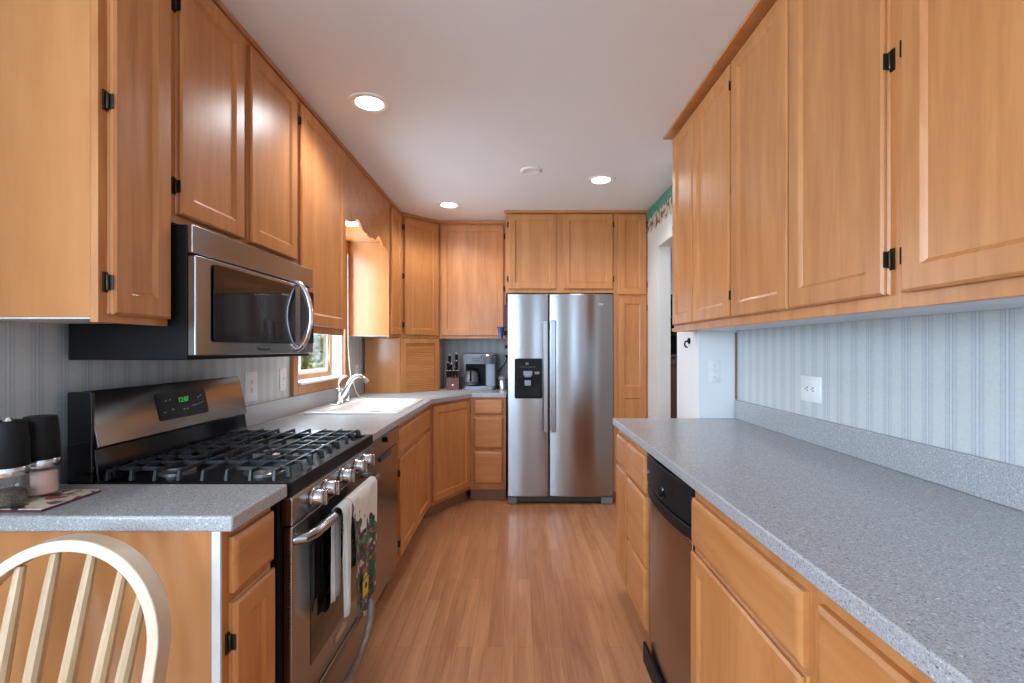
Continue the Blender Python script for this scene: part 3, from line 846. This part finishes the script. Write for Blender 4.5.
d = thing('dishwasher', 'dishwasher with black control panel and knob under the right counter', 'dishwasher', (.545, 2.002, 0), R90)
DWW = .506
MB().box(0.002, DWW, .022, .60, .005, .870).build('body', 'dark_grey', d)
cp = MB().bow(.004, DWW - .002, .742, .866, -.012, .0215, .022)
cp = cp.build('control_panel', 'black_satin', d, .006, 3)
kx = .30
MB().lathe([(.020, -.0325), (.020, -.036), (.013, -.040), (.012, -.052), (.001, -.053)], (kx, 0, .782), 18, 'y').build('knob', 'black_gloss', d)
m = MB()
for i in range(5): m.box(.045 + i * .008, .051 + i * .008, -.0245 - .002 * i, -.016, .795, .802)
m.build('badge', 'grey_plastic', cp)
dd = MB().bow(.004, DWW - .002, .012, .690, -.006, .0215, .010).build('door_panel', 'steel_dark', d, .004)
MB().bow(.004, DWW - .002, .693, .734, -.010, .0215, .022).build('handle', 'black_satin', dd, .005, 3)
MB().box(.01, DWW - .01, -.030, -.018, .004, .085).build('toe_panel', 'black_satin', d, .003)

# ------------------------------------------------------------------ refrigerator
FW = .874
fr = thing('refrigerator', 'stainless side-by-side refrigerator with black water dispenser', 'refrigerator', (-.086, 3.985, 0), 0)
MB().box(.004, FW - .004, .064, .655, .02, 1.735).build('body', 'fridge_side', fr, .004)
m = MB()
for x in (.03, FW - .03):
    m.lathe([(.02, .001), (.02, .02)], (x, .12, 0), 12).lathe([(.02, .001), (.02, .02)], (x, .58, 0), 12)
m.build('foot', 'black_rubber', fr)
MB().box(.05, FW - .09, .035, .063, .016, .060).build('base_grille', 'dark_grey', fr, .003)
m = MB().box(.004, .075, .012, .063, .006, .060).build('hinge_cover', 'grey_plastic', fr, .004)
MB().box(FW - .10, FW - .004, .012, .063, .006, .060).build('hinge_cover', 'grey_plastic', fr, .004)
ld = MB().bow(0, .3365, .068, 1.742, .004, .0625, .006).build('door', 'steel', fr, .007, 3)
rd = MB().bow(.3455, FW, .068, 1.742, .010, .0625, .016).build('door', 'steel', fr, .007, 3)
for par, x0, x1 in ((ld, .293, .331), (rd, .3515, .394)):
    m = MB().box(x0, x1, -.050, -.034, .605, 1.520)
    m.box(x0 + .006, x1 - .006, -.0345, .006, .635, .675).box(x0 + .006, x1 - .006, -.0345, .006, 1.45, 1.49)
    m.build('handle', 'steel', par, .006, 3)
dp = MB().rings([[(p[0], .0035, p[1]) for p in rrect(.058, .286, .878, 1.208, .014, 0)], [(p[0], -.0045, p[1]) for p in rrect(.058, .286, .878, 1.208, .014, 0)]]).build('dispenser', 'black_satin', ld)
m = MB().panel(.075, .268, .895, 1.055, [(0, -.0046), (.004, -.0066), (.010, -.0050)])
m.build('dispenser_recess', 'black_satin', dp, .001)
MB().box(.130, .205, -.022, -.0047, 1.070, 1.105).box(.14, .195, -.030, -.0047, 1.055, 1.072).build('dispenser_spout', 'silver_plastic', dp, .003)
MB().box(.14, .192, -.020, -.0068, .985, 1.030).build('dispenser_paddle', 'silver_plastic', dp, .003)
m = MB()
for i in range(7): m.box(.105 + i * .019, .112 + i * .019, -.0052, -.0044, 1.135, 1.140)
m.box(.15, .158, -.0052, -.0044, 1.155, 1.175).box(.163, .171, -.0052, -.0044, 1.155, 1.175).box(.222, .262, -.0052, -.0044, 1.078, 1.10)
m.build('dispenser_icons', 'grey_plastic', dp)
m = MB()
for i, hgt in enumerate((.016, .012, .02, .012, .018)): m.box(.735 + i * .011, .742 + i * .011, -.0045, .004, 1.655 - hgt / 2, 1.655 + hgt / 2)
m.box(.745, .775, -.0045, .004, 1.640, 1.643)
m.build('badge', 'knob_steel', rd)

# small things hung on the refrigerator's left side
o = MB().box(-.124, -.0835, 4.06, 4.13, 1.468, 1.66).build('magnetic_pouch', 'maroon', None, .006, 3)
tag(o, 'dark maroon pouch stuck to the refrigerator side', 'pouch')
p = thing('magnetic_planter', 'tiny blue flared pot on the refrigerator side', 'pot', (-.146, 4.10, 1.37))
MB().lathe([(.012, 0), (.018, .004), (.021, .05), (.024, .085), (.036, .100), (.033, .103), (.020, .085), (.017, .01), (.002, .008)], (0, 0, 0), 18).build('planter_cup', 'blue_glaze', p)
MB().box(.0235, .0630, -.012, .012, .03, .07).build('magnet', 'black_satin', p)
p = thing('magnetic_clip', 'small red and black clip below the blue pot', 'clip', (-.106, 4.10, 1.29))
MB().box(-.006, .0225, -.012, .012, 0, .030).build('clip_jaw', 'black_satin', p, .003)
MB().box(-.006, .0085, -.009, .009, .0305, .062).build('clip_grip', 'red_plastic', p, .003)

# ------------------------------------------------------------------ things on the far counter
Z = .9145
kb = thing('knife_block', 'dark red knife block beside the appliance garage', 'knife block', (-.595, 4.43, Z), R(4))
m = MB().extr([(-.05, 0), (.07, 0), (.07, .20), (.02, .20), (-.05, .105)], -.058, .058, 'x')
m.build('block', 'red_wood', kb, .003)
MB().panel(-.006, .006, .040, .052, [(0, -.0502), (0, -.0512)]).build('emblem', 'knob_steel', kb)


def knife(label, grp, x, y_, z, ln, tilt):
    k = thing('kitchen_knife', label, 'knife', (-.595 + x, 4.43 + y_, Z + z), R(4), grp)
    X = Matrix.Rotation(tilt, 4, 'X')
    MB(X).rings([rrect(-.0118, .0118, -.012, .012, .004, 0, 2), rrect(-.0128, .0128, -.014, .014, .004, ln * .5, 2), rrect(-.0128, .0128, -.016, .016, .005, ln, 2)]).build('knife_handle', 'black_satin', k)
    MB(X).box(-.0095, .0095, -.014, .014, ln + .0003, ln + .009).build('knife_bolster', 'knob_steel', k, .002)
    MB(X).box(-.0012, .0012, -.009, .009, -.02, -.0003).build('blade', 'knob_steel', k)
    return k


GK = 'black-handled knives in the red block'
for i in range(4):
    knife('short black-handled knife in the bottom row of the red block', GK, -.042 + .028 * i, -.040, .120, .062, R(24))
for i, (x, ln, dz) in enumerate(((-.040, .085, 0), (-.016, .07, 0), (.035, .10, .0))):
    knife(('black-handled knife in the middle row, left edge of the red block', 'stubby black-handled knife in the middle row, centre of the red block', 'long black-handled knife in the middle row, right edge of the red block')[i], GK, x, -.010, .171, ln, R(22))
knife('tall black-handled knife at the back left of the red block', GK, -.034, .030, .203, .115, R(14))
knife('tallest black-handled knife at the back right of the red block', GK, .030, .030, .203, .13, R(14))

cm = thing('coffee_maker', 'silver two-sided coffee maker on the far counter', 'coffee maker', (-.352, 4.46, Z), 0)
m = MB().rings([rrect(-.145, .145, -.10, .14, .03, 0), rrect(-.145, .145, -.10, .14, .03, .035)])
m.box(-.145, .148, .0805, .15, .0351, .235)
m.build('base', 'silver_plastic', cm, .003)
MB().box(-.138, .052, .074, .080, .0355, .2345).build('carafe_bay', 'black_satin', cm)  # black sheet put in for the dark of the cavity behind the carafe
MB().rings([rrect(.055, .15, -.065, .079, .015, .0352), rrect(.055, .15, -.065, .079, .015, .234)]).build('side_column', 'silver_plastic', cm)
MB().rings([rrect(-.150, .150, -.085, .15, .035, .2352), rrect(-.152, .152, -.088, .152, .035, .30), rrect(-.150, .150, -.085, .15, .035, .325), rrect(-.13, .13, -.06, .13, .03, .335)]).build('brew_head', 'grey_plastic', cm)
MB().rings([rrect(-.140, .020, -.094, -.084, .004, .2355), rrect(-.143, .022, -.100, -.084, .004, .31)]).build('control_face', 'silver_plastic', cm)
MB().lathe([(.050, .235), (.062, .305), (.058, .308), (.004, .309)], (.085, -.055, 0)).build('pod_holder', 'silver_plastic', cm)
MB().lathe([(.0632, .306), (.0640, .312), (.060, .318), (.004, .3185)], (.085, -.055, 0)).build('pod_lid', 'chrome', cm)
m = MB().box(-.062, .008, -.103, -.1, .262, .267).box(-.062, .008, -.103, -.1, .282, .287)
m.build('buttons', 'dark_grey', cm)
MB().tube([(.150, .10, .16), (.165, .09, .165), (.19, .10, .185), (.225, .14, .225), (.24, .18, .26), (.243, .205, .285), (.243, .215, .30)], .005, 8).build('cord', 'black_rubber', cm)
MB().box(.228, .258, .2135, .2365, .288, .315).build('plug', 'black_rubber', cm, .004)
cf = thing('coffee_carafe', 'silver carafe with black handle on the coffee maker base', 'carafe', (-.427, 4.445, Z + .0355), 0)
MB().lathe([(.050, 0), (.066, .012), (.070, .06), (.062, .11), (.045, .138), (.042, .138), (.059, .108), (.066, .06), (.062, .016), (.004, .006)], (0, 0, 0)).build('carafe_body', 'silver_plastic', cf)
MB().lathe([(.047, .1385), (.047, .150), (.030, .158), (.003, .160)], (0, 0, 0)).build('carafe_lid', 'black_satin', cf)
MB().tube([(-.0, -.046, .146), (.0, -.085, .148), (.0, -.098, .12), (.0, -.094, .07), (.0, -.080, .045)], .009, 8, flat=.6).build('carafe_handle', 'black_satin', cf)
MB().lathe([(.0705, .020), (.0715, .028), (.0705, .036)], (0, 0, 0)).build('carafe_band', 'dark_grey', cf)
cn = thing('metal_canister', 'small brushed metal canister between coffee maker and refrigerator', 'canister', (-.140, 4.42, Z), 0)
MB().lathe([(.036, 0), (.040, .004), (.041, .085), (.038, .09), (.003, .0905)], (0, 0, 0)).build('canister_body', 'knob_steel', cn)
MB().lathe([(.040, .0908), (.041, .108), (.034, .118), (.012, .120), (.012, .128), (.003, .131)], (0, 0, 0)).build('canister_lid', 'grey_plastic', cn)


# ------------------------------------------------------------------ outlets and switches
def plate(name, label, cat, loc, rot, w, h, kind):
    p = thing(name, label, cat, loc, rot)
    MB().panel(-w / 2, w / 2, -h / 2, h / 2, [(0, -.0005), (0, -.003), (.004, -.0055)]).build('cover_plate', 'white_plastic', p)
    if kind == 'switch':
        MB().box(-.008, .008, -.007, -.0057, -.014, .014).build('switch_slot', 'white_laminate', p)
        MB().extr([(-.007, -.004), (-.016, .004), (-.016, .009), (-.007, .006)], -.004, .004, 'x').build('toggle', 'white_plastic', p)
        m = MB().lathe([(.003, -.0058), (.003, -.0066)], (0, 0, .03), 8, 'y').lathe([(.003, -.0058), (.003, -.0066)], (0, 0, -.03), 8, 'y'); m.build('screw', 'switch_grey', p)
    else:
        hor = kind == 'outlet_h'
        for s_ in (-1, 1):
            cx, cz = (s_ * .0195, 0) if hor else (0, s_ * .0195)
            q = MB().rings([[(a, -.0056, b) for a, b, _ in rrect(cx - .0155, cx + .0155, cz - .0155, cz + .0155, .010, 0)], [(a, -.0072, b) for a, b, _ in rrect(cx - .015, cx + .015, cz - .015, cz + .015, .010, 0)]]).build('receptacle', 'white_plastic', p)
            m = MB()
            for (u, v_, w2, h2) in ((-.006, .004, .0012, .004), (.006, .004, .0015, .004), (0, -.007, .0022, .0022)):
                if hor: u, v_, w2, h2 = v_, u, h2, w2
                m.box(cx + u - w2 - .0006, cx + u + w2 + .0006, -.0076, -.0071, cz + v_ - h2 - .0006, cz + v_ + h2 + .0006)
            m.build('slots', 'dark_grey', q)
    return p


plate('wall_outlet', 'wide white outlet on the striped wallpaper above the right counter', 'outlet', (1.1798, 1.945, 1.127), R90, .138, .104, 'outlet_h')
plate('light_switch', 'white switch on the plain return wall at the end of the right counter', 'switch', (1.062, 2.6158, 1.166), 0, .062, .128, 'switch')
plate('wall_outlet', 'white duplex outlet just right of the range control panel', 'outlet', (-1.3098, 2.37, 1.105), L90, .11, .145, 'outlet')
plate('light_switch', 'white switch beside the left casing of the sink window', 'switch', (-1.3098, 2.69, 1.118), L90, .072, .125, 'switch')
plate('wall_outlet', 'outlet on the wall strip between faucet and appliance garage', 'outlet', (-1.3098, 3.93, 1.10), L90, .07, .115, 'outlet')
o = thing('wall_hook', 'small black hook high on the side of the white return wall', 'hook', (.9735, 2.745, 1.333), R90)
MB().lathe([(.018, -.0004), (.018, -.006), (.012, -.009), (.002, -.0095)], (0, 0, 0), 16, 'y').build('hook_base', 'black_satin', o)
MB().tube([(0, -.009, 0), (0, -.024, -.004), (0, -.028, -.02), (0, -.022, -.034), (0, -.012, -.036)], .005, 8).build('hook_arm', 'black_satin', o)

# ------------------------------------------------------------------ ceiling lights
for i, (x, y_, z) in enumerate(CAN_SPOTS + [(-1.08, 3.12, 2.0995)]):
    lab = ('lit recessed ceiling light closest to the camera, above the range', 'lit recessed ceiling light in front of the corner wall cabinet',
           'lit recessed ceiling light toward the doorway on the right', 'lit recessed light under the soffit behind the window valance')[i]
    l = thing('recessed_light', lab, 'ceiling light', (x, y_, z), 0, 'recessed ceiling lights')
    k = .095 if i < 3 else .075
    MB().lathe([(k, -.0004), (k, -.004), (k - .006, -.007), (k * .80, -.006), (k * .66, -.0022), (k * .66, -.0004)], (0, 0, 0), 32, cap=False).build('trim_ring', 'ring_white', l)
    MB().lathe([(k * .655, -.0006), (k * .655, -.003), (k * .4, -.0042), (.002, -.0045)], (0, 0, 0), 28).build('lens', 'lamp_lens' if i < 3 else 'lamp_lens_warm', l)
o = MB().lathe([(.068, -.0004), (.068, -.006), (.060, -.012), (.045, -.012), (.040, -.009), (.003, -.009)], (.083, 3.09, H), 32).build('smoke_detector', 'ring_white')
tag(o, 'small round unlit white disc in the middle of the ceiling', 'ceiling disc')

# ------------------------------------------------------------------ mills and trivet
o = thing('trivet', 'flat red, black and cream patterned trivet under the mills', 'trivet', (0, 0, 0))
MB().box(-1.284, -1.092, 1.108, 1.268, .9145, .9195).build('trivet_edge', 'maroon', o, .001)
MB().box(-1.282, -1.094, 1.110, 1.266, .9197, .9215).build('trivet_top', 'trivet_pattern', o)


def mill(label, x, y_, cont, h):
    q = thing('pepper_mill' if cont == 'pepper' else 'salt_mill', label, 'mill', (x, y_, .922))
    MB().lathe([(.034, 0), (.036, .003), (.0365, .060), (.0365, .072), (.0335, .072), (.0335, .006), (.003, .006)], (0, 0, 0), 28).build('clear_jar', 'clear_acrylic', q)
    hz = .056 if cont == 'salt' else .030
    MB().lathe([(.0325, .0065), (.033, .010), (.033, hz), (.028, hz + .006), (.003, hz + .007)], (0, 0, 0), 24).build('salt' if cont == 'salt' else 'peppercorns', cont, q)
    MB().lathe([(.0372, .0722), (.0378, .074), (.0378, .090), (.0370, .0915), (.003, .0915)], (0, 0, 0), 28).build('steel_band', 'knob_steel', q)
    MB().lathe([(.0372, .0918), (.0382, .094), (.0370, .15), (.0335, .192), (.0310, .198), (.027, .199), (.024, .193 if cont == 'pepper' else .199), (.003, .193 if cont == 'pepper' else .199)], (0, 0, 0), 28).build('cap', 'black_rubber', q)
    if cont == 'pepper':
        MB().lathe([(.008, .1933), (.010, .198), (.006, .206), (.002, .207)], (0, 0, 0), 14).build('top_nut', 'chrome', q)
    return q


mill('black-capped mill with clear base of pink salt', -1.203, 1.218, 'salt', .2)
mill('black-capped mill with dark peppercorns at the left edge', -1.197, 1.135, 'pepper', .2)

# ------------------------------------------------------------------ windsor chair (seat toward the camera, back leaning to the peninsula)
ch = thing('windsor_chair', 'pale hoop-back chair with slim spindles beside the peninsula', 'chair', (-.888, .70, 0))
yb = lambda z: .165 + (z - .45) * .24                       # lean of the back
CW = .198
m = MB(); hp = []
bw, bt = .0115, .019
arc = []
for i in range(41):
    a = PI * i / 40
    arc.append((CW * math.cos(a) * (1 - .04 * math.sin(a)), .715 + .185 * math.sin(a)))
arc = [(CW - .02, .445), (CW - .008, .55), (CW, .64)] + arc + [(-CW, .64), (-CW + .008, .55), (-CW + .02, .445)]
rs = []
for i, (x, z) in enumerate(arc):
    p0 = Vector(arc[max(i - 1, 0)]); p1 = Vector(arc[min(i + 1, len(arc) - 1)]); d_ = (p1 - p0).normalized(); nn = Vector((d_.y, -d_.x))
    o_, i_ = Vector((x, z)) + nn * bw, Vector((x, z)) - nn * bw
    rs.append([(o_.x, yb(o_.y) - bt, o_.y), (i_.x, yb(i_.y) - bt, i_.y), (i_.x, yb(i_.y) + bt, i_.y), (o_.x, yb(o_.y) + bt, o_.y)])
m.rings(rs); m.build('hoop', 'chair_bow_wood', ch, .003)
for x in (-.150, -.101, -.036, .037, .104, .150):
    zt = .715 + .185 * math.sqrt(max(0, 1 - (x / (CW - .004)) ** 2)) - .016
    xb = x * .84
    pts = [(xb + (x - xb) * k / 8, yb(.452 + (zt - .452) * k / 8), .452 + (zt - .452) * k / 8) for k in range(9)]
    MB().tube(pts, [.0085, .0115, .0135, .014, .0138, .013, .012, .0108, .009], 10).build('spindle', 'chair_wood', ch)
pts = []
for i in range(36):
    a = 2 * PI * i / 36
    x = .215 * math.copysign(abs(math.cos(a)) ** .75, math.cos(a)); y_ = .205 * math.copysign(abs(math.sin(a)) ** .75, math.sin(a))
    pts.append((x * (1 if y_ < 0 else .93), y_))
MB().rings([[(x * .93, y_ * .93, .418) for x, y_ in pts], [(x, y_, .430) for x, y_ in pts], [(x, y_, .442) for x, y_ in pts], [(x * .95, y_ * .95, .450) for x, y_ in pts], [(x * .6, y_ * .6, .440) for x, y_ in pts]]).build('seat', 'chair_wood', ch)
for sx in (-1, 1):
    for sy in (-1, 1):
        a, b = Vector((sx * .13, sy * .12, .419)), Vector((sx * .19, sy * .20, .001))
        MB().tube([a.lerp(b, k / 8) for k in range(9)], [.012, .014, .018, .020, .017, .013, .017, .015, .011], 12).build('leg', 'chair_wood', ch)
m = MB().tube([(-.163, -.161, .20), (-.163, 0, .20), (-.163, .161, .20)], [.008, .012, .008], 10).tube([(.163, -.161, .20), (.163, 0, .20), (.163, .161, .20)], [.008, .012, .008], 10).tube([(-.16, 0, .20), (0, 0, .20), (.16, 0, .20)], [.008, .012, .008], 10)
m.build('stretcher', 'chair_wood', ch)

# ------------------------------------------------------------------ side room furniture and garden
o = thing('cupboard', 'dark brown cupboard seen through the doorway gap', 'cupboard', (1.75, 5.1, 0))
MB().box(-.42, .42, -.19, .2, .03, 1.20).build('body', 'dark_wood', o, .004)
MB().box(-.44, .44, -.21, .21, 1.2005, 1.225).build('top', 'dark_wood', o, .004)
MB().panel(-.40, -.005, .06, 1.18, [(0, -.1905), (0, -.205), (.05, -.208), (.06, -.20)]).build('door', 'dark_wood', o)
MB().panel(.005, .40, .06, 1.18, [(0, -.1905), (0, -.205), (.05, -.208), (.06, -.20)]).build('door', 'dark_wood', o)
o = thing('display_shelf', 'black open shelf standing on the cupboard beyond the doorway', 'shelf', (1.75, 5.1, 1.226))
m = MB().box(-.38, -.35, -.15, .15, 0, .62).box(.35, .38, -.15, .15, 0, .62).box(-.35, .35, .13, .15, 0, .62)
m.build('frame', 'black_satin', o)
for z in (.0, .2, .4, .6): MB().box(-.349, .349, -.15, .129, z + .001, z + .018).build('shelf_board', 'black_satin', o)

sh = thing('garden_shrub', 'bright leafy shrub outside the sink window', 'shrub', (-3.05, 6.5, -.2))
m = MB()
for k in range(5200):
    a, b = random.uniform(0, 2 * PI), random.random()
    r_ = 1.0 * math.sqrt(random.random()); z = .25 + 2.6 * b
    sc_ = (1 - .35 * b)
    c0 = Vector((1.0 * r_ * sc_ * math.cos(a), 1.9 * r_ * sc_ * math.sin(a), z))
    u = Vector((random.uniform(-1, 1), random.uniform(-1, 1), random.uniform(-.6, .6))).normalized(); w_ = u.orthogonal().normalized()
    L_ = random.uniform(.05, .085)
    m.add([tuple(c0 - u * L_), tuple(c0 + w_ * L_ * .5), tuple(c0 + u * L_), tuple(c0 - w_ * L_ * .5)], [(0, 1, 2, 3)])
m.build('foliage', 'leaf', sh)
MB().tube([(0, 0, -.0), (.05, .02, .6), (-.02, .1, 1.4), (.0, .05, 2.2)], [.06, .05, .035, .012], 10).build('trunk', 'bark', sh)
